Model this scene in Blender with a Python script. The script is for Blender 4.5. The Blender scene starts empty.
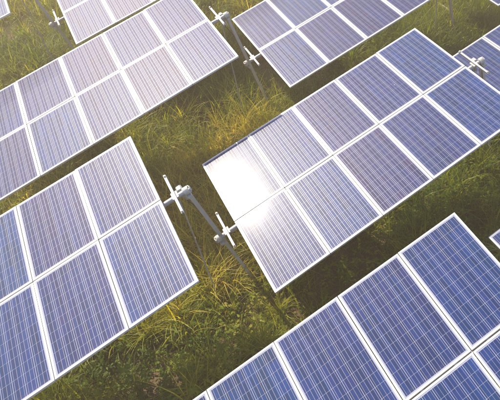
import bpy, math, random
import numpy as np
from mathutils import Matrix, Vector

random.seed(7)
rng = np.random.default_rng(11)
scene = bpy.context.scene
COL = scene.collection

# ------------------------------------------------------------------ camera
CAM_H = 9.70
cam_d = bpy.data.cameras.new("camera")
cam_d.sensor_fit = 'HORIZONTAL'
cam_d.sensor_width = 36.0
cam_d.lens = 40.985
cam_d.shift_x = -0.26244
cam_d.shift_y = -0.15823
cam_d.clip_start = 0.1
cam_d.clip_end = 2000.0
cam = bpy.data.objects.new("camera", cam_d)
COL.objects.link(cam)
# camera local axes are the columns (right, up, back)
CR = Matrix(((0.837385, 0.382837, -0.390157),
             (-0.546472, 0.57006, -0.613514),
             (-0.012463, 0.726958, 0.686569)))
CAM_M = CR.to_4x4()
CAM_M.translation = Vector((0, 0, CAM_H))
cam.matrix_world = CAM_M
scene.camera = cam

# ------------------------------------------------------------------ light
# table frame (along the tube, across it, normal) -> world
PW = Matrix(((0.972235, 0.002832, -0.23399),
             (0.0, 0.999927, 0.012102),
             (0.234007, -0.011766, 0.972164)))
SUN = (PW @ Vector((-0.075, 1.015, 1.0))).normalized()      # towards the sun
sun_el = math.asin(SUN.z)
world = bpy.data.worlds.new("World")
scene.world = world
world.use_nodes = True
wn = world.node_tree
wn.nodes.clear()
sky = wn.nodes.new('ShaderNodeTexSky')
sky.sky_type = 'NISHITA'
sky.sun_disc = False
sky.sun_elevation = sun_el
sky.sun_rotation = math.atan2(SUN.x, SUN.y)
sky.air_density = 1.0
sky.dust_density = 0.7
sky.ozone_density = 1.0
bg = wn.nodes.new('ShaderNodeBackground')
bg.inputs['Strength'].default_value = 0.15
wo = wn.nodes.new('ShaderNodeOutputWorld')
wn.links.new(sky.outputs[0], bg.inputs[0])
wn.links.new(bg.outputs[0], wo.inputs[0])

sd = bpy.data.lights.new("sun", 'SUN')
sd.energy = 5.0
sd.angle = math.radians(0.55)
sd.color = (1.0, 0.86, 0.68)
so = bpy.data.objects.new("sun", sd)
COL.objects.link(so)
so.rotation_euler = SUN.to_track_quat('Z', 'Y').to_euler()
so.location = SUN * 60

scene.view_settings.view_transform = 'Standard'
scene.view_settings.look = 'None'
scene.view_settings.exposure = 0.96
scene.view_settings.gamma = 1.0
scene.view_settings.use_curve_mapping = False
scene.render.engine = 'CYCLES'
scene.cycles.max_bounces = 8
scene.cycles.transparent_max_bounces = 8

# ------------------------------------------------------------------ node helpers
class NT:
    def __init__(s, name):
        s.m = bpy.data.materials.new(name)
        s.m.use_nodes = True
        s.t = s.m.node_tree
        s.t.nodes.clear()
        s.out = s.t.nodes.new('ShaderNodeOutputMaterial')

    def n(s, kind, **kw):
        nd = s.t.nodes.new(kind)
        for k, v in kw.items():
            setattr(nd, k, v)
        return nd

    def link(s, a, b):
        s.t.links.new(a, b)

    def setin(s, sock, v):
        if isinstance(v, bpy.types.NodeSocket):
            s.t.links.new(v, sock)
        elif v is not None:
            if sock.type == 'RGBA' and len(v) == 3:
                v = (*v, 1)
            sock.default_value = v

    def math(s, op, a, b=None, c=None, clamp=False):
        nd = s.n('ShaderNodeMath', operation=op)
        nd.use_clamp = clamp
        s.setin(nd.inputs[0], a)
        if b is not None: s.setin(nd.inputs[1], b)
        if c is not None: s.setin(nd.inputs[2], c)
        return nd.outputs[0]

    def mix(s, f, a, b, mode='MIX'):
        nd = s.n('ShaderNodeMix', data_type='RGBA', blend_type=mode)
        s.setin(nd.inputs[0], f); s.setin(nd.inputs[6], a); s.setin(nd.inputs[7], b)
        return nd.outputs[2]

    def fmix(s, f, a, b):
        nd = s.n('ShaderNodeMix', data_type='FLOAT')
        s.setin(nd.inputs[0], f); s.setin(nd.inputs[2], a); s.setin(nd.inputs[3], b)
        return nd.outputs[0]

    def noise(s, scale, detail=4, rough=0.6, vec=None, w=None):
        nd = s.n('ShaderNodeTexNoise')
        if w is not None:
            nd.noise_dimensions = '4D'
            s.setin(nd.inputs['W'], w)
        s.setin(nd.inputs['Scale'], scale)
        nd.inputs['Detail'].default_value = detail
        nd.inputs['Roughness'].default_value = rough
        if vec is not None: s.link(vec, nd.inputs['Vector'])
        return nd.outputs['Fac']

    def ramp(s, f, stops):
        nd = s.n('ShaderNodeValToRGB')
        el = nd.color_ramp.elements
        while len(el) < len(stops): el.new(0.5)
        for e, (p, c) in zip(el, stops):
            e.position = p; e.color = (*c, 1) if len(c) == 3 else c
        s.setin(nd.inputs[0], f)
        return nd.outputs[0]

    def bsdf(s, **kw):
        nd = s.n('ShaderNodeBsdfPrincipled')
        for k, v in kw.items():
            s.setin(nd.inputs[k.replace('_', ' ')], v)
        return nd

    def surf(s, sh):
        s.link(sh, s.out.inputs['Surface'])
        return s.m

# ------------------------------------------------------------------ materials
CELLS_U, CELLS_V = 6, 10
MOD_W, MOD_V = 1.002, 1.640          # outer size of a module
LIP = 0.026                           # width of the frame's lip
MARG = 0.018                          # white backsheet margin inside the lip
PITCH_U = (MOD_W - 2 * (LIP + MARG)) / CELLS_U
PITCH_V = (MOD_V - 2 * (LIP + MARG)) / CELLS_V

def mat_cells():
    s = NT("solar_cells")
    uv = s.n('ShaderNodeUVMap'); uv.uv_map = "UVMap"
    sp = s.n('ShaderNodeSeparateXYZ'); s.link(uv.outputs[0], sp.inputs[0])
    oi = s.n('ShaderNodeObjectInfo')
    U = s.math('DIVIDE', s.math('SUBTRACT', sp.outputs[0], LIP + MARG), PITCH_U)
    V = s.math('DIVIDE', s.math('SUBTRACT', sp.outputs[1], LIP + MARG), PITCH_V)
    iu, iv = s.math('FLOOR', U), s.math('FLOOR', V)
    fu, fv = s.math('FRACT', U), s.math('FRACT', V)
    du = s.math('MULTIPLY', s.math('ABSOLUTE', s.math('SUBTRACT', fu, 0.5)), PITCH_U)
    dv = s.math('MULTIPLY', s.math('ABSOLUTE', s.math('SUBTRACT', fv, 0.5)), PITCH_V)
    gap_u = s.math('GREATER_THAN', du, PITCH_U / 2 - 0.0030)
    gap_v = s.math('GREATER_THAN', dv, PITCH_V / 2 - 0.0013)
    out = s.math('MAXIMUM', s.math('MAXIMUM', s.math('LESS_THAN', U, 0), s.math('GREATER_THAN', U, CELLS_U)),
                 s.math('MAXIMUM', s.math('LESS_THAN', V, 0), s.math('GREATER_THAN', V, CELLS_V)))
    gap = s.math('MAXIMUM', s.math('MAXIMUM', gap_u, gap_v), out)
    # three busbars per cell
    bf = s.math('FRACT', s.math('ADD', s.math('MULTIPLY', fu, 3.0), 0.0))
    bd = s.math('MULTIPLY', s.math('ABSOLUTE', s.math('SUBTRACT', bf, 0.5)), PITCH_U / 3)
    bus = s.math('LESS_THAN', bd, 0.0019)
    bus = s.math('MULTIPLY', bus, s.math('SUBTRACT', 1.0, gap))
    # per cell randomness
    cmb = s.n('ShaderNodeCombineXYZ')
    s.link(s.math('ADD', iu, s.math('MULTIPLY', oi.outputs['Random'], 173.0)), cmb.inputs[0]); s.link(iv, cmb.inputs[1])
    wnz = s.n('ShaderNodeTexWhiteNoise', noise_dimensions='2D'); s.link(cmb.outputs[0], wnz.inputs['Vector'])
    rc = wnz.outputs['Value']
    wn2 = s.n('ShaderNodeTexWhiteNoise', noise_dimensions='1D')
    s.link(s.math('MULTIPLY', oi.outputs['Random'], 977.0), wn2.inputs['W'])
    rm = wn2.outputs['Value']
    # crystal grains
    vo = s.n('ShaderNodeTexVoronoi'); s.link(uv.outputs[0], vo.inputs['Vector']); vo.inputs['Scale'].default_value = 90
    gr = s.n('ShaderNodeSeparateColor'); s.link(vo.outputs['Color'], gr.inputs[0])
    # the crystal shifts tone from strip to strip between the busbars and along each column
    cm3 = s.n('ShaderNodeCombineXYZ')
    s.link(s.math('ADD', s.math('FLOOR', s.math('MULTIPLY', U, 4.0)), s.math('MULTIPLY', oi.outputs['Random'], 311.0)), cm3.inputs[0])
    s.link(s.math('FLOOR', s.math('MULTIPLY', V, 0.34)), cm3.inputs[1])
    wn3 = s.n('ShaderNodeTexWhiteNoise', noise_dimensions='2D'); s.link(cm3.outputs[0], wn3.inputs['Vector'])
    cm4 = s.n('ShaderNodeCombineXYZ')
    s.link(s.math('ADD', iu, s.math('MULTIPLY', oi.outputs['Random'], 511.0)), cm4.inputs[0])
    wn4 = s.n('ShaderNodeTexWhiteNoise', noise_dimensions='2D'); s.link(cm4.outputs[0], wn4.inputs['Vector'])
    tone = s.math('ADD', s.math('MULTIPLY', rc, 0.17), s.math('ADD', s.math('MULTIPLY', rm, 0.42), s.math('MULTIPLY', gr.outputs[0], 0.16)))
    tone = s.math('ADD', tone, s.math('ADD', s.math('MULTIPLY', wn3.outputs['Value'], 0.14), s.math('MULTIPLY', wn4.outputs['Value'], 0.14)))
    cell = s.ramp(tone, [(0.0, (0.001, 0.046, 0.132)), (0.40, (0.001, 0.030, 0.132)), (0.68, (0.005, 0.020, 0.105)),
                         (0.88, (0.017, 0.015, 0.062)), (1.0, (0.034, 0.016, 0.045))])
    val = s.math('ADD', 0.55, s.math('ADD', s.math('MULTIPLY', rc, 0.22), s.math('MULTIPLY', wn3.outputs['Value'], 0.55)))
    hv = s.n('ShaderNodeHueSaturation'); s.link(val, hv.inputs['Value']); s.link(cell, hv.inputs['Color']); cell = hv.outputs[0]
    col = s.mix(bus, cell, (0.22, 0.205, 0.27))
    col = s.mix(gap, col, (0.28, 0.30, 0.37))
    # thin uneven dust film
    geo = s.n('ShaderNodeNewGeometry')
    d1 = s.noise(1.3, 5, 0.6, geo.outputs['Position'])
    d2 = s.noise(22, 3, 0.7, geo.outputs['Position'])
    dust = s.math('MULTIPLY', s.math('ADD', d1, s.math('MULTIPLY', d2, 0.5)), 0.018)
    # a few bird droppings and dried drops
    v2 = s.n('ShaderNodeTexVoronoi'); v2.inputs['Scale'].default_value = 2.3; s.link(geo.outputs['Position'], v2.inputs['Vector'])
    vs = s.n('ShaderNodeSeparateColor'); s.link(v2.outputs['Color'], vs.inputs[0])
    spot = s.math('LESS_THAN', s.math('ADD', v2.outputs['Distance'], s.math('MULTIPLY', d2, 0.05)), s.math('MULTIPLY', s.math('GREATER_THAN', vs.outputs[0], 0.86), s.math('MULTIPLY', vs.outputs[1], 0.055)))
    edge = s.math('MULTIPLY', s.math('LESS_THAN', sp.outputs[1], 0.09), 0.05)
    dust = s.math('ADD', dust, s.math('MULTIPLY', edge, d2))
    col = s.mix(dust, col, (0.42, 0.36, 0.30))
    col = s.mix(s.math('MULTIPLY', spot, 0.8), col, (0.55, 0.54, 0.50))
    p = s.bsdf(Base_Color=col, Roughness=s.fmix(bus, 0.40, 0.42), Metallic=s.math('MULTIPLY', bus, 0.4),
               IOR=1.5, Specular_IOR_Level=0.12)
    s.setin(p.inputs['Coat Weight'], 0.34)
    s.setin(p.inputs['Coat Roughness'], s.math('ADD', 0.055, s.math('MULTIPLY', d1, 0.05)))
    s.setin(p.inputs['Coat IOR'], 1.45)
    return s.surf(p.outputs[0])

def mat_metal(name, col, rough, metal=0.6, var=0.15, scale=6.0):
    s = NT(name)
    geo = s.n('ShaderNodeNewGeometry')
    f = s.noise(scale, 5, 0.65, geo.outputs['Position'])
    c = s.mix(s.math('MULTIPLY', f, 1.0), tuple(x * (1 - var) for x in col), tuple(min(1, x * (1 + var)) for x in col))
    p = s.bsdf(Base_Color=c, Metallic=metal, Roughness=s.math('ADD', rough - 0.08, s.math('MULTIPLY', f, 0.16)))
    return s.surf(p.outputs[0])

M_CELL = mat_cells()
M_FRAME = mat_metal("anodised_aluminium", (0.62, 0.62, 0.63), 0.45, 0.45, 0.12, 7)
M_BACK = mat_metal("white_backsheet", (0.70, 0.70, 0.70), 0.6, 0.0, 0.06, 5)
M_GALV = mat_metal("galvanised_steel", (0.40, 0.40, 0.41), 0.55, 0.4, 0.35, 20)
M_GALVD = mat_metal("weathered_galvanised_steel", (0.46, 0.44, 0.41), 0.6, 0.3, 0.3, 10)
M_CAST = mat_metal("pale_cast_metal", (0.42, 0.41, 0.38), 0.6, 0.2, 0.45, 26)
M_BOX = mat_metal("grey_enclosure_paint", (0.35, 0.37, 0.37), 0.5, 0.0, 0.1, 12)
M_CABLE = mat_metal("black_rubber", (0.03, 0.03, 0.03), 0.6, 0.0, 0.1, 12)
M_CONC = mat_metal("footing_concrete", (0.36, 0.34, 0.30), 0.9, 0.0, 0.25, 15)

def mat_soil():
    s = NT("soil")
    geo = s.n('ShaderNodeNewGeometry'); P = geo.outputs['Position']
    big = s.noise(0.45, 4, 0.6, P); mid = s.noise(3.5, 6, 0.65, P); fine = s.noise(38, 5, 0.7, P)
    f = s.math('ADD', s.math('MULTIPLY', mid, 0.6), s.math('MULTIPLY', fine, 0.4))
    a = s.ramp(f, [(0.30, (0.075, 0.045, 0.026)), (0.50, (0.145, 0.090, 0.052)), (0.70, (0.24, 0.160, 0.092))])
    b = s.ramp(f, [(0.30, (0.050, 0.042, 0.020)), (0.55, (0.105, 0.090, 0.040)), (0.75, (0.19, 0.155, 0.075))])
    c = s.mix(s.ramp(big, [(0.42, (0, 0, 0)), (0.58, (1, 1, 1))]), a, b)
    bump = s.n('ShaderNodeBump'); bump.inputs['Strength'].default_value = 0.7; bump.inputs['Distance'].default_value = 0.04
    s.link(f, bump.inputs['Height'])
    p = s.bsdf(Base_Color=c, Roughness=0.9)
    s.link(bump.outputs[0], p.inputs['Normal'])
    return s.surf(p.outputs[0])

def mat_leaf(name, stops, trans=0.45, rough=0.42):
    """blade colour by the per-blade attribute 'tint', light passes through"""
    s = NT(name)
    at = s.n('ShaderNodeAttribute'); at.attribute_name = 'tint'
    c = s.ramp(at.outputs['Fac'], stops)
    p = s.bsdf(Base_Color=c, Roughness=rough)
    p.inputs['Specular IOR Level'].default_value = 0.3
    tr = s.n('ShaderNodeBsdfTranslucent')
    hs = s.n('ShaderNodeHueSaturation'); hs.inputs['Saturation'].default_value = 1.15; hs.inputs['Value'].default_value = 1.7
    s.link(c, hs.inputs['Color']); s.link(hs.outputs[0], tr.inputs[0])
    mx = s.n('ShaderNodeMixShader'); mx.inputs[0].default_value = trans
    s.link(p.outputs[0], mx.inputs[1]); s.link(tr.outputs[0], mx.inputs[2])
    return s.surf(mx.outputs[0])

M_SOIL = mat_soil()
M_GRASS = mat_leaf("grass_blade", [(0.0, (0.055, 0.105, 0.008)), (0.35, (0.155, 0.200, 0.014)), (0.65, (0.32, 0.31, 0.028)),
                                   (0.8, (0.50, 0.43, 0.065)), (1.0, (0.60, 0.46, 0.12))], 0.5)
M_WEED = mat_leaf("weed_leaf", [(0.0, (0.050, 0.100, 0.008)), (0.45, (0.140, 0.210, 0.015)), (0.75, (0.28, 0.32, 0.022)),
                                (1.0, (0.38, 0.34, 0.05))], 0.55, 0.6)
M_REED = mat_leaf("long_leaf", [(0.0, (0.06, 0.12, 0.022)), (0.6, (0.12, 0.19, 0.04)), (1.0, (0.24, 0.24, 0.08))], 0.4, 0.35)

# ------------------------------------------------------------------ mesh helpers
class MB:
    def __init__(s):
        s.v, s.f, s.uv = [], [], []

    def quad(s, pts, uv=None):
        i = len(s.v); s.v += [tuple(p) for p in pts]; s.f.append(tuple(range(i, i + len(pts))))
        s.uv += list(uv) if uv else [(0, 0)] * len(pts)

    def box(s, lo, hi, M=None):
        x0, y0, z0 = lo; x1, y1, z1 = hi
        c = [Vector(p) for p in ((x0, y0, z0), (x1, y0, z0), (x1, y1, z0), (x0, y1, z0), (x0, y0, z1), (x1, y0, z1), (x1, y1, z1), (x0, y1, z1))]
        if M is not None: c = [M @ p for p in c]
        for q in ((0, 3, 2, 1), (4, 5, 6, 7), (0, 1, 5, 4), (1, 2, 6, 5), (2, 3, 7, 6), (3, 0, 4, 7)):
            s.quad([c[k] for k in q])

    def bar(s, a, b, w, h, side=Vector((0, 1, 0))):
        """rectangular bar between two points; w along 'side'"""
        a, b = Vector(a), Vector(b); d = (b - a).normalized()
        sx = (side - d * side.dot(d)).normalized(); sy = d.cross(sx)
        M = Matrix((( sx.x, sy.x, d.x, a.x), (sx.y, sy.y, d.y, a.y), (sx.z, sy.z, d.z, a.z), (0, 0, 0, 1)))
        s.box((-w / 2, -h / 2, 0), (w / 2, h / 2, (b - a).length), M)

    def tube(s, a, b, r, n=14, r2=None, cap=True):
        a, b = Vector(a), Vector(b); d = (b - a).normalized(); r2 = r if r2 is None else r2
        k = Vector((0, 0, 1)) if abs(d.z) < 0.9 else Vector((1, 0, 0))
        e1 = d.cross(k).normalized(); e2 = d.cross(e1)
        A = [a + (e1 * math.cos(t) + e2 * math.sin(t)) * r for t in [2 * math.pi * i / n for i in range(n)]]
        B = [b + (e1 * math.cos(t) + e2 * math.sin(t)) * r2 for t in [2 * math.pi * i / n for i in range(n)]]
        for i in range(n):
            j = (i + 1) % n
            s.quad([A[j], A[i], B[i], B[j]])
        if cap:
            s.quad(A); s.quad(B[::-1])

    def path(s, pts, r, n=8):
        for a, b in zip(pts[:-1], pts[1:]): s.tube(a, b, r, n)

    def build(s, name, mat, parent=None, bevel=0.0, smooth=False):
        me = bpy.data.meshes.new(name)
        me.from_pydata(s.v, [], s.f)
        uvl = me.uv_layers.new(name="UVMap")
        uvl.data.foreach_set('uv', np.array(s.uv, dtype=np.float32).ravel())
        me.materials.append(mat)
        if bevel > 0 or smooth:
            import bmesh
            bm = bmesh.new(); bm.from_mesh(me)
            bmesh.ops.remove_doubles(bm, verts=bm.verts, dist=1e-5)
            if bevel > 0:
                bmesh.ops.bevel(bm, geom=[e for e in bm.edges if e.calc_face_angle(0) > 0.6], offset=bevel, segments=1, affect='EDGES')
            bm.to_mesh(me); bm.free()
        o = bpy.data.objects.new(name, me)
        COL.objects.link(o)
        if parent is not None: o.parent = parent
        return o

def tag(o, label=None, cat=None, group=None, kind=None):
    if label: o['label'] = label
    if cat: o['category'] = cat
    if group: o['group'] = group
    if kind: o['kind'] = kind
    return o

# ------------------------------------------------------------------ tables
NMOD = 5
PITCH = 1.012
LEN = PITCH * NMOD
GAPV = 0.010                 # half of the middle gap
ORG = Vector((-0.8457, 6.4040, -7.7706))
AV = Vector((5.6734, -0.0131, -1.3658))
BV = Vector((2.2977, 4.2557, -0.5016))
UPL = Vector((0.234007, -0.011766, 0.972164))      # world up in the table frame

def make_panel(i, j, parent):
    """one framed module: laminate with its frame as child"""
    x0 = i * PITCH + (PITCH - MOD_W) / 2
    y0 = GAPV if j > 0 else -GAPV - MOD_V
    m = MB()
    t = 0.004
    a, b, c, d = (LIP - .001, LIP - .001), (MOD_W - LIP + .001, LIP - .001), (MOD_W - LIP + .001, MOD_V - LIP + .001), (LIP - .001, MOD_V - LIP + .001)
    zt = -0.0025
    m.quad([(p[0], p[1], zt) for p in (a, b, c, d)], [a, b, c, d])
    o = m.build('solar_panel', M_CELL, parent)
    o.location = (x0, y0, 0)
    o.rotation_euler = (math.radians(random.uniform(-.16, .16)), math.radians(random.uniform(-.16, .16)), math.radians(random.uniform(-.05, .05)))
    bk = MB()
    bk.quad([(p[0], p[1], zt - t) for p in (d, c, b, a)])
    bk.box((MOD_W / 2 - .06, MOD_V * .86 - .05, zt - t - .022), (MOD_W / 2 + .06, MOD_V * .86 + .05, zt - t - 0.0005))
    bk.build('backsheet', M_BACK, o)
    f = MB()
    h = 0.035
    # lips (mitred) and side walls
    O = [(0, 0), (MOD_W, 0), (MOD_W, MOD_V), (0, MOD_V)]
    I = [(LIP, LIP), (MOD_W - LIP, LIP), (MOD_W - LIP, MOD_V - LIP), (LIP, MOD_V - LIP)]
    K = [(0.002, 0.002), (MOD_W - .002, .002), (MOD_W - .002, MOD_V - .002), (.002, MOD_V - .002)]
    for k in range(4):
        l = (k + 1) % 4
        f.quad([(*O[k], -.0015), (*O[l], -.0015), (*K[l], 0.0005), (*K[k], 0.0005)])
        f.quad([(*K[k], 0.0005), (*K[l], 0.0005), (*I[l], 0.0005), (*I[k], 0.0005)])
        f.quad([(*I[k], 0.0005), (*I[l], 0.0005), (*I[l], -.009), (*I[k], -.009)])
        f.quad([(*O[l], -.0015), (*O[k], -.0015), (*O[k], -h), (*O[l], -h)])
        f.quad([(*O[k], -h), (*I[k], -h), (*I[l], -h), (*O[l], -h)])
    f.build('frame', M_FRAME, o)
    return o

def make_table():
    """a tracker table on its two posts, in its own tilted frame; origin is the low end of the tube line"""
    root = bpy.data.objects.new('solar_tracker', None)
    COL.objects.link(root)
    root.empty_display_size = 0.4
    for i in range(NMOD):
        for j in (-1, 1):
            make_panel(i, j, root)
    zt = -0.135
    tb = MB(); tb.tube((-0.42, 0, zt), (LEN + 0.42, 0, zt), 0.040, 20)
    tb.build('torque_tube', M_GALV, root)
    # mounting rails under the modules and the two bare rails past the ends
    for x in [PITCH * k + d for k in range(NMOD) for d in (0.25, 0.76)]:
        r = MB(); r.box((x - .022, -1.25, -0.076), (x + .022, 1.25, -0.0365)); r.build('mounting_rail', M_GALV, root)
    for x in (-0.19, LEN + 0.19):
        r = MB()
        r.box((x - .018, -.44, -0.036), (x + .018, .44, -0.032))
        r.box((x - .018, -.44, -0.078), (x - .015, .44, -0.0365))
        r.box((x + .015, -.44, -0.078), (x + .018, .44, -0.0365))
        e = r.build('end_rail', M_GALV, root)
        c = MB()
        c.box((x - .05, -.07, -.088), (x + .05, .07, -.0785))
        c.build('clamp', M_CAST, e)
        for sy in (-1, 1):
            c = MB(); c.tube((x, sy * .41, -.0315), (x, sy * .41, -.008), 0.016, 8); c.build('bolt', M_CAST, e)
    # bearings on top of the posts
    for x, sgn in ((-0.36, -1), (LEN + 0.36, 1)):
        b = MB()
        b.tube((x - .045, 0, zt), (x + .045, 0, zt), 0.066, 18)
        b.box((x - .035, -.095, zt - .11), (x + .035, .095, zt - .05))
        b.tube((x + sgn * .046, 0, zt), (x + sgn * .075, 0, zt), 0.046, 14)
        bb = b.build('bearing', M_CAST, root, bevel=0.004)
        for a in range(6):
            k = MB()
            t = a * math.pi / 3 + .3
            k.tube((x + sgn * .04, math.cos(t) * .056, zt + math.sin(t) * .056), (x + sgn * .062, math.cos(t) * .056, zt + math.sin(t) * .056), 0.010, 6)
            k.build('bolt', M_GALVD, bb)
    # drive box at the high end
    g = MB(); g.box((LEN + .235, .055, zt - .15), (LEN + .325, .17, zt + .02)); g.box((LEN + .243, .063, zt + .0202), (LEN + .317, .162, zt + .032))
    gb = g.build('drive_box', M_BOX, root, bevel=0.01)
    g = MB(); g.tube((LEN + .28, .115, zt - .1505), (LEN + .28, .115, zt - .27), 0.034, 14)
    g.build('drive_motor', M_CAST, gb)
    w = MB(); w.path([(LEN + .25, .15, zt - .16), (LEN + .25, .16, zt - .34), (LEN + .30, .11, zt - .55), (LEN + .325, .055, zt - .8), (LEN + .28, .05, zt - 1.6)], 0.009)
    w.build('cable', M_CABLE, gb)
    w = MB(); w.path([(-.30, .07, zt - .03), (-.20, .09, zt - .17), (-.05, .09, zt - .19), (.10, .06, zt - .06)], 0.008)
    w.build('cable', M_CABLE, root)
    for k in (0.5, 1.5, 2.5, 3.5, 4.5):
        w = MB(); x = PITCH * k
        w.path([(x - .45, .30, -.04), (x - .25, .26, -.13), (x, .25, -.16), (x + .25, .26, -.12), (x + .45, .30, -.04)], 0.006, 6)
        w.build('cable', M_CABLE, root)
    return root

def add_posts(root, Mw, low_post):
    """posts reach from the tube to the ground; length follows the table's own height"""
    Mi = Mw.inverted()
    up = (Mi.to_3x3() @ Vector((0, 0, 1))).normalized()
    zt = -0.135
    def down(p, d):                     # along local d until 0.15 m under the ground
        p = Vector(p); wp = Mw @ p; wd = Mw.to_3x3() @ Vector(d)
        return p + Vector(d) * ((wp.z + 0.15) / -wd.z)
    # high end: broad post square to the tube and a thin plumb rod beside it
    a = Vector((LEN + .36, 0, zt - .10)); b = down(a, Vector((-0.05, 0, -1)))
    m = MB()
    for sy in (-1, 1):
        m.bar(a + Vector((0, sy * .052, 0)), b + Vector((0, sy * .029, 0)), 0.006, 0.055)
    m.bar(a, b, 0.051, 0.006)
    m.build('post', M_GALVD, root)
    a = Vector((LEN + .20, -.06, zt - .04)); b = down(a, -up)
    m = MB(); mid = a.lerp(b, .42)
    m.tube(a, mid, 0.010, 10); m.tube(mid, b, 0.014, 10)
    m.build('support_rod', M_GALV, root)
    if not low_post: return          # the low end is bolted to the neighbour's high post
    a = Vector((-.36, 0, zt - .10)); b = down(a, -up)
    m = MB()
    for sy in (-1, 1):
        m.bar(a + Vector((0, sy * .052, 0)), b + Vector((0, sy * .029, 0)), 0.006, 0.055)
    m.bar(a, b, 0.051, 0.006)
    m.build('post', M_GALVD, root)

# (lattice column, row) or fitted origin; tilt and yaw in degrees; label
def lattice(i, j): return ORG + AV * i + BV * j
TABLES = [
    (Vector((-4.2269, 10.6523, -6.8871)), -1.3, 0.49, True, "upper left solar table with reddish and lilac panels running off the left edge"),
    (Vector((-6.5128, 6.4323, -6.4219)), -0.19, 0.22, True, "solar table at the lower left with pink washed panels above the leafy weeds"),
    (Vector((-0.8409, 6.4155, -7.7937)), -1.9, 0.21, False, "large central solar table with the white sun glare on its left corner"),
    (Vector((-3.1492, 2.1376, -7.2501)), 1.66, -0.90, True, "nearest solar table, deep blue panels with crisp cell lines at the bottom right"),
    (lattice(-1, 2), 0, 0, False, "top left solar table partly hidden behind the reddish panels"),
    (Vector((1.4531, 10.6589, -8.2681)), -0.8, 0.09, False, "top centre solar table whose near corner points at the dark strip of soil"),
    (lattice(1, 0), -1.9, 0, False, "blue solar table at the right edge tucked behind the large central one"),
    (lattice(1, -1) + Vector((-.07, .05, 0)), -1.9, 0, False, "solar table showing only a corner at the right edge beside a long-leaved tuft"),
    (lattice(-2, 2), 0, 0, False, "solar table showing only its corner in the photo's top left corner"),
    (lattice(1, 1), 0, 0, False, "solar table showing only a sliver in the photo's top right corner"),
]

def kids(o): return [c for c in bpy.data.objects if c.parent == o]

proto = make_table()
PROTO_PARTS = [(p, kids(p)) for p in kids(proto)]
tables = []
for n, (org, tilt, yaw, high, label) in enumerate(TABLES):
    if n == 0:
        root = proto
    else:
        root = proto.copy(); COL.objects.link(root)
        for p, sub in PROTO_PARTS:
            c = p.copy(); COL.objects.link(c); c.parent = root
            for q in sub:
                d = q.copy(); COL.objects.link(d); d.parent = c
    Rt = Matrix.Rotation(math.radians(tilt), 3, 'X') @ Matrix.Rotation(math.radians(yaw), 3, 'Z')
    o = org.copy()
    if high:                                   # fitted at the high end
        o = org + Vector((LEN, 0, 0)) - Rt @ Vector((LEN, 0, 0))
    M3 = PW @ Rt
    wp = PW @ o + Vector((0, 0, CAM_H))
    Mw = M3.to_4x4(); Mw.translation = wp
    root.matrix_world = Mw
    tag(root, label, 'solar table', 'tracker tables of ten solar panels standing in staggered rows')
    add_posts(root, Mw, n in (0, 1, 3, 8))
    tables.append((root, Mw))

# a slim brace leans between the posts under the top centre table
def add_brace(root, Mw):
    Mi = Mw.inverted()
    m = MB(); m.bar(Mi @ Vector((9.6, 12.1, .35)), Mi @ Vector((9.6, 11.1, .42)), 0.04, 0.03)
    m.build('brace', M_FRAME, root)
add_brace(*tables[9])

# ------------------------------------------------------------------ ground
def smooth_noise(x, y, cell, seed):
    r = np.random.default_rng(seed); G = r.random((256, 256))
    u, v = x / cell + 77.3, y / cell + 53.1
    iu, iv = np.floor(u).astype(int), np.floor(v).astype(int); fu, fv = u - iu, v - iv
    fu = fu * fu * (3 - 2 * fu); fv = fv * fv * (3 - 2 * fv)
    g = lambda a, b: G[a % 256, b % 256]
    return (g(iu, iv) * (1 - fu) + g(iu + 1, iv) * fu) * (1 - fv) + (g(iu, iv + 1) * (1 - fu) + g(iu + 1, iv + 1) * fu) * fv

def height(x, y):
    return 0.10 * (smooth_noise(x, y, 2.2, 1) - .5) + 0.05 * (smooth_noise(x, y, 0.6, 2) - .5)

def build_ground():
    xs = np.concatenate([[-900, -300, -100, -40], np.arange(-14, 26.01, 0.16), [45, 100, 300, 900]])
    ys = np.concatenate([[-900, -300, -100, -30], np.arange(-4, 30.01, 0.16), [45, 100, 300, 900]])
    X, Y = np.meshgrid(xs, ys, indexing='ij')
    Z = height(X, Y) * ((X > -14) & (X < 26) & (Y > -4) & (Y < 30))
    nx, ny = X.shape
    v = np.stack([X, Y, Z], -1).reshape(-1, 3)
    idx = np.arange(nx * ny).reshape(nx, ny)
    f = np.stack([idx[:-1, :-1], idx[1:, :-1], idx[1:, 1:], idx[:-1, 1:]], -1).reshape(-1, 4)
    me = bpy.data.meshes.new('ground')
    me.from_pydata(v.tolist(), [], f.tolist())
    me.shade_smooth()
    me.materials.append(M_SOIL)
    o = bpy.data.objects.new('ground', me); COL.objects.link(o)
    tag(o, "brown soil with patchy grass under the solar tables", 'ground', None, 'structure')
build_ground()

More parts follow.
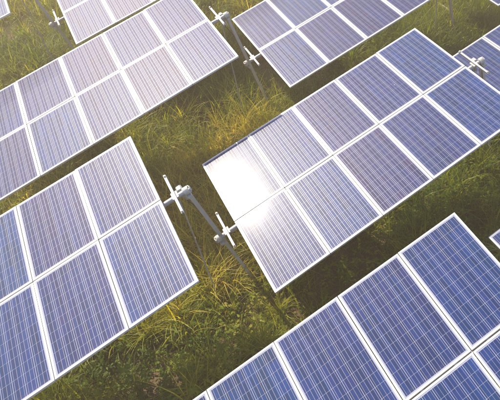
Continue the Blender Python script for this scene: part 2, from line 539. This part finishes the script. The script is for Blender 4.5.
# ------------------------------------------------------------------ vegetation
def ribbons(base, azim, length, lean, curl, width, tint, segs=3, fold=None):
    """arching tapered blades as numpy arrays -> (verts, faces, tint per vertex)"""
    n = len(azim)
    ts = np.linspace(0, 1, segs + 1)
    dirx, diry = np.cos(azim), np.sin(azim)
    px, py = -diry, dirx
    cx, cy, cz = base[:, 0].copy(), base[:, 1].copy(), base[:, 2].copy()
    ang = lean.copy()
    V = np.zeros((n, 2 * segs + 1, 3), np.float32)
    step = length / segs
    for k in range(segs + 1):
        w = width * (1 - ts[k]) ** 0.7 * (0.65 + 0.35 * math.sin(math.pi * min(1, ts[k] * 1.6)))
        if k < segs:
            V[:, 2 * k, 0] = cx - px * w / 2; V[:, 2 * k, 1] = cy - py * w / 2; V[:, 2 * k, 2] = cz
            V[:, 2 * k + 1, 0] = cx + px * w / 2; V[:, 2 * k + 1, 1] = cy + py * w / 2; V[:, 2 * k + 1, 2] = cz
        else:
            V[:, 2 * k, 0] = cx; V[:, 2 * k, 1] = cy; V[:, 2 * k, 2] = cz
        cx = cx + np.sin(ang) * dirx * step; cy = cy + np.sin(ang) * diry * step; cz = cz + np.cos(ang) * step
        ang = ang + curl / segs
        cz = np.maximum(cz, base[:, 2] * 0 + 0.01)
    return V, np.repeat(tint[:, None], 2 * segs + 1, 1)

def ribbon_mesh(name, sets, mat, segs):
    """sets: list of (V, T) with the same segs"""
    V = np.concatenate([a for a, _ in sets]); T = np.concatenate([b for _, b in sets])
    n, k, _ = V.shape
    nq = segs - 1
    base = (np.arange(n) * k)[:, None]
    loops = []
    q = np.array([[2 * i, 2 * i + 1, 2 * i + 3, 2 * i + 2] for i in range(nq)]).ravel() if nq else np.array([], int)
    t = np.array([2 * nq, 2 * nq + 1, 2 * nq + 2])
    pat = np.concatenate([q, t])
    L = (base + pat[None, :]).ravel()
    sizes = np.tile(np.array([4] * nq + [3]), n)
    starts = np.concatenate([[0], np.cumsum(sizes)[:-1]])
    me = bpy.data.meshes.new(name)
    me.vertices.add(n * k); me.vertices.foreach_set('co', V.reshape(-1).astype(np.float32))
    me.loops.add(len(L)); me.loops.foreach_set('vertex_index', L.astype(np.int32))
    me.polygons.add(len(sizes)); me.polygons.foreach_set('loop_start', starts.astype(np.int32))
    me.polygons.foreach_set('loop_total', sizes.astype(np.int32))
    me.update(calc_edges=True); me.validate()
    at = me.attributes.new('tint', 'FLOAT', 'POINT'); at.data.foreach_set('value', T.reshape(-1).astype(np.float32))
    me.shade_smooth()
    me.materials.append(mat)
    o = bpy.data.objects.new(name, me); COL.objects.link(o)
    return o

# part of the field worth planting: what the camera sees plus a wide margin
def in_field(x, y, margin=0.45):
    P = np.stack([x, y, np.zeros_like(x) - CAM_H], -1) @ np.array(CR)
    d = -P[:, 2]; u = P[:, 0] / d * 40.985 / 36 + .26244; v = P[:, 1] / d * 40.985 / 36 + .15823
    return (d > 0) & (np.abs(u) < .5 + margin) & (np.abs(v) < .4 + margin)

def scatter(n, x0=-9, x1=20, y0=-1, y1=26):
    x = rng.uniform(x0, x1, n); y = rng.uniform(y0, y1, n)
    m = in_field(x, y)
    return x[m], y[m]

# the plan of the plots: dry tint with painted sun glow, and density
KG = CAM_H / 9.0616
def bump(x, y, cx, cy, r):
    cx, cy = cx * KG, cy * KG
    return np.exp(-((x - cx) ** 2 + (y - cy) ** 2) / r ** 2)

def dry_and_glow(x, y):
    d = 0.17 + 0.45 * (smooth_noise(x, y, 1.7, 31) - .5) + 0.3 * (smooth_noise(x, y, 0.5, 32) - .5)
    d = d + 0.42 * bump(x, y, 1.0, 8.0, 2.6) + .12 * bump(x, y, 0.8, 5.6, 1.8) + .02  # sun flare's golden glow painted into the central grass colour
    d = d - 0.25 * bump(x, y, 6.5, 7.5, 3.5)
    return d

def density(x, y):
    d = 0.78 + 1.15 * (smooth_noise(x, y, 1.15, 21) - .5) + 0.7 * (smooth_noise(x, y, 0.42, 22) - .5)
    d = d + 0.35 * bump(x, y, 0.8, 7.6, 1.8) + .3 * bump(x, y, 4.6, 6.3, 1.8) + .35 * bump(x, y, 8.6, 10.1, 1.5)
    d = d - 1.3 * bump(x, y, 2.2, 5.15, .85) - .8 * bump(x, y, -1.4, 16.2, 1.2) - .45 * bump(x, y, 1.5, 11.0, .8) - 1.0 * bump(x, y, 4.1, 10.7, 1.2) - .45 * bump(x, y, -.6, 5.4, 1.5) - .6 * bump(x, y, 4.5, 6.1, 1.6)
    return np.clip(d, 0, 1)

def grass():
    sets = []
    # tufts: centre, then blades round it
    x, y = scatter(230000)
    keep = rng.random(len(x)) < density(x, y) * 0.62
    x, y = x[keep], y[keep]
    nb = rng.integers(5, 12, len(x))
    X = np.repeat(x, nb); Y = np.repeat(y, nb); n = len(X)
    tuft = np.repeat(rng.random(len(x)), nb); size = np.repeat(rng.gamma(4, .25, len(x)), nb)
    az = rng.uniform(0, 2 * np.pi, n)
    rad = rng.uniform(0, .035, n)
    bx, by = X + np.cos(az) * rad, Y + np.sin(az) * rad
    base = np.stack([bx, by, height(bx, by) - .01], -1)
    ln = (0.15 + 0.30 * rng.random(n)) * np.clip(size, .5, 2.1)
    dr = dry_and_glow(bx, by)
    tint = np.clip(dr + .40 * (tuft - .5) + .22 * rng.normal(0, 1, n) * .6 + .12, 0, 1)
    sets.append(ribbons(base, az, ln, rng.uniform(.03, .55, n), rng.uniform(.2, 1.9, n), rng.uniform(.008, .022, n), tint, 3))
    o = ribbon_mesh('grass', sets, M_GRASS, 3)
    tag(o, "short green and straw coloured grass growing between the tables", 'grass', None, 'stuff')

def tall_grass():
    x, y = scatter(62000)
    d = density(x, y)
    keep = rng.random(len(x)) < np.clip(d - .22, 0, 1) * 1.1
    x, y = x[keep], y[keep]
    nb = rng.integers(7, 18, len(x))
    X = np.repeat(x, nb); Y = np.repeat(y, nb); n = len(X)
    tuft = np.repeat(rng.random(len(x)), nb); size = np.repeat(rng.gamma(5, .2, len(x)), nb)
    az = rng.uniform(0, 2 * np.pi, n); rad = rng.uniform(0, .05, n)
    bx, by = X + np.cos(az) * rad, Y + np.sin(az) * rad
    base = np.stack([bx, by, height(bx, by) - .01], -1)
    ln = (0.40 + 0.55 * rng.random(n)) * np.clip(size, .6, 1.5)
    tint = np.clip(dry_and_glow(bx, by) + .45 * (tuft - .5) + .12 * rng.normal(0, 1, n) + .18, 0, 1)
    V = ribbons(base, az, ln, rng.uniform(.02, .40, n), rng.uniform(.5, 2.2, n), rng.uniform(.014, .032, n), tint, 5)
    o = ribbon_mesh('tall_grass', [V], M_GRASS, 5)
    tag(o, "long arching grass blades, golden in the middle and green to the right", 'grass', None, 'stuff')

def weeds():
    """small broad leaves on short stems, thickest in the lower left strip"""
    x, y = scatter(80000)
    d = 0.30 + 1.3 * bump(x, y, -.6, 5.4, 1.8) + 1.6 * bump(x, y, 4.6, 6.1, 1.7) + .4 * bump(x, y, 8.4, 10.0, 1.5) + .4 * bump(x, y, 5.5, 10.5, .8) + .5 * (smooth_noise(x, y, 1.3, 41) - .62)
    keep = rng.random(len(x)) < np.clip(d, 0, 1) * .75
    x, y = x[keep], y[keep]
    h = rng.uniform(.08, .42, len(x)) * (0.5 + 1.3 * smooth_noise(x, y, .7, 43))
    nl = rng.integers(5, 13, len(x))
    X = np.repeat(x, nl); Y = np.repeat(y, nl); Hh = np.repeat(h, nl); n = len(X)
    tf = np.repeat(rng.random(len(x)), nl)
    t = rng.random(n)
    az = rng.uniform(0, 2 * np.pi, n)
    rad = rng.uniform(.0, .06, n)
    bx, by = X + np.cos(az) * rad, Y + np.sin(az) * rad
    base = np.stack([bx, by, height(bx, by) + Hh * (0.15 + .85 * t)], -1)
    ln = rng.uniform(.045, .12, n)
    tint = np.clip(.9 * smooth_noise(X, Y, .55, 44) + .35 * (tf - .5) + .35 * (rng.random(n) - .5) + .25 * (t - .5), 0, 1)
    V = ribbons(base, az, ln, rng.uniform(.7, 1.6, n), rng.uniform(.2, .9, n), ln * rng.uniform(.38, .62, n), tint, 3)
    o = ribbon_mesh('weeds', [V], M_WEED, 3)
    tag(o, "small-leaved green weeds, thickest in the strip at the lower left", 'weeds', None, 'stuff')

def clump(x, y, nbl, lmin, lmax, w, tint0, label, group=None, mat=None, spread=.07, lean=(.15, .8), stem=0.0):
    x, y = x * KG, y * KG
    az = rng.uniform(0, 2 * np.pi, nbl); rad = rng.uniform(0, spread, nbl)
    bx, by = x + np.cos(az) * rad, y + np.sin(az) * rad
    base = np.stack([bx, by, height(bx, by) - .02], -1)
    ln = rng.uniform(lmin, lmax, nbl)
    V, T = ribbons(base, az, ln, rng.uniform(lean[0], lean[1], nbl), rng.uniform(.7, 1.8, nbl), rng.uniform(w * .7, w * 1.2, nbl),
                   np.clip(tint0 + rng.normal(0, .15, nbl), 0, 1), 7)
    sets = [(V, T)]
    if stem:                                  # leaves leave a bundle of upright stems
        V[:, :, 2] += stem * np.linspace(.8, 1.0, nbl)[:, None]
        V2, T2 = ribbons(base[:8], az[:8], np.full(8, stem * 1.0), np.full(8, .02), np.full(8, .04), np.full(8, .03), T[:8, 0], 7)
        sets.append((V2, T2))
    sets = [(a - np.array([x, y, 0], np.float32), b) for a, b in sets]
    o = ribbon_mesh('grass_clump', sets, mat or M_REED, 7)
    o.location = (x, y, 0)
    tag(o, label, 'grass clump', group)
    return o

def straws():
    """fallen dry stalks and litter lying on the soil"""
    x, y = scatter(60000)
    n = len(x); az = rng.uniform(0, 2 * np.pi, n)
    base = np.stack([x, y, height(x, y) + rng.uniform(.004, .03, n)], -1)
    V = ribbons(base, az, rng.uniform(.04, .22, n), rng.uniform(1.35, 1.6, n), rng.uniform(-.1, .25, n), rng.uniform(.003, .009, n), np.clip(rng.normal(.85, .12, n), 0, 1), 2)
    o = ribbon_mesh('litter', [V], M_GRASS, 2)
    tag(o, "dry stalks and leaf litter lying on the brown soil", 'litter', None, 'stuff')

grass(); tall_grass(); weeds(); straws()
G = 'long-leaved grass clumps between the tables'
clump(-1.25, 15.1, 34, .5, 1.0, .035, .55, "big long-leaved grass clump left of the post in the upper left gap", G, spread=.14)
clump(-1.75, 14.45, 22, .4, .8, .032, .5, "long-leaved grass clump at the left edge, touching the upper left table's top edge", G, spread=.12)
clump(-.75, 14.75, 16, .35, .7, .028, .65, "smaller pale grass clump right of the big one, at the foot of the post", G, spread=.1)
clump(4.56, 3.52, 30, .38, .65, .032, .9, "green long-leaved grass tuft at the right edge, beside the nearest table", G, spread=.05, lean=(.5, 1.2), stem=1.1)
clump(2.85, 12.4, 20, .4, .8, .028, .7, "long pale grass clump at the top, left of the top centre table's corner", G, spread=.12)
clump(0.95, 5.05, 40, .4, .75, .018, .6, "tall thin-bladed pale grass clump between the central table's bottom corner and the nearest table", G, spread=.16)
clump(5.55, 10.55, 30, .2, .42, .022, .5, "low yellow-green grass clump in the dark strip above the central table", G, spread=.14)

# ------------------------------------------------------------------ warm haze added to lift the shade
def haze():
    m = MB(); m.box((-60, -40, -1.5), (70, 80, 12.5))
    h = NT("haze_air")
    pv = h.n('ShaderNodeVolumePrincipled')
    pv.inputs['Color'].default_value = (1.0, 0.76, 0.56, 1)
    pv.inputs['Density'].default_value = 0.0095
    pv.inputs['Anisotropy'].default_value = 0.35
    h.link(pv.outputs[0], h.out.inputs['Volume'])
    o = m.build('haze', h.m)
    tag(o, "thin warm haze added to lift the shade, standing in for sun flare", 'haze', None, 'stuff')
haze()
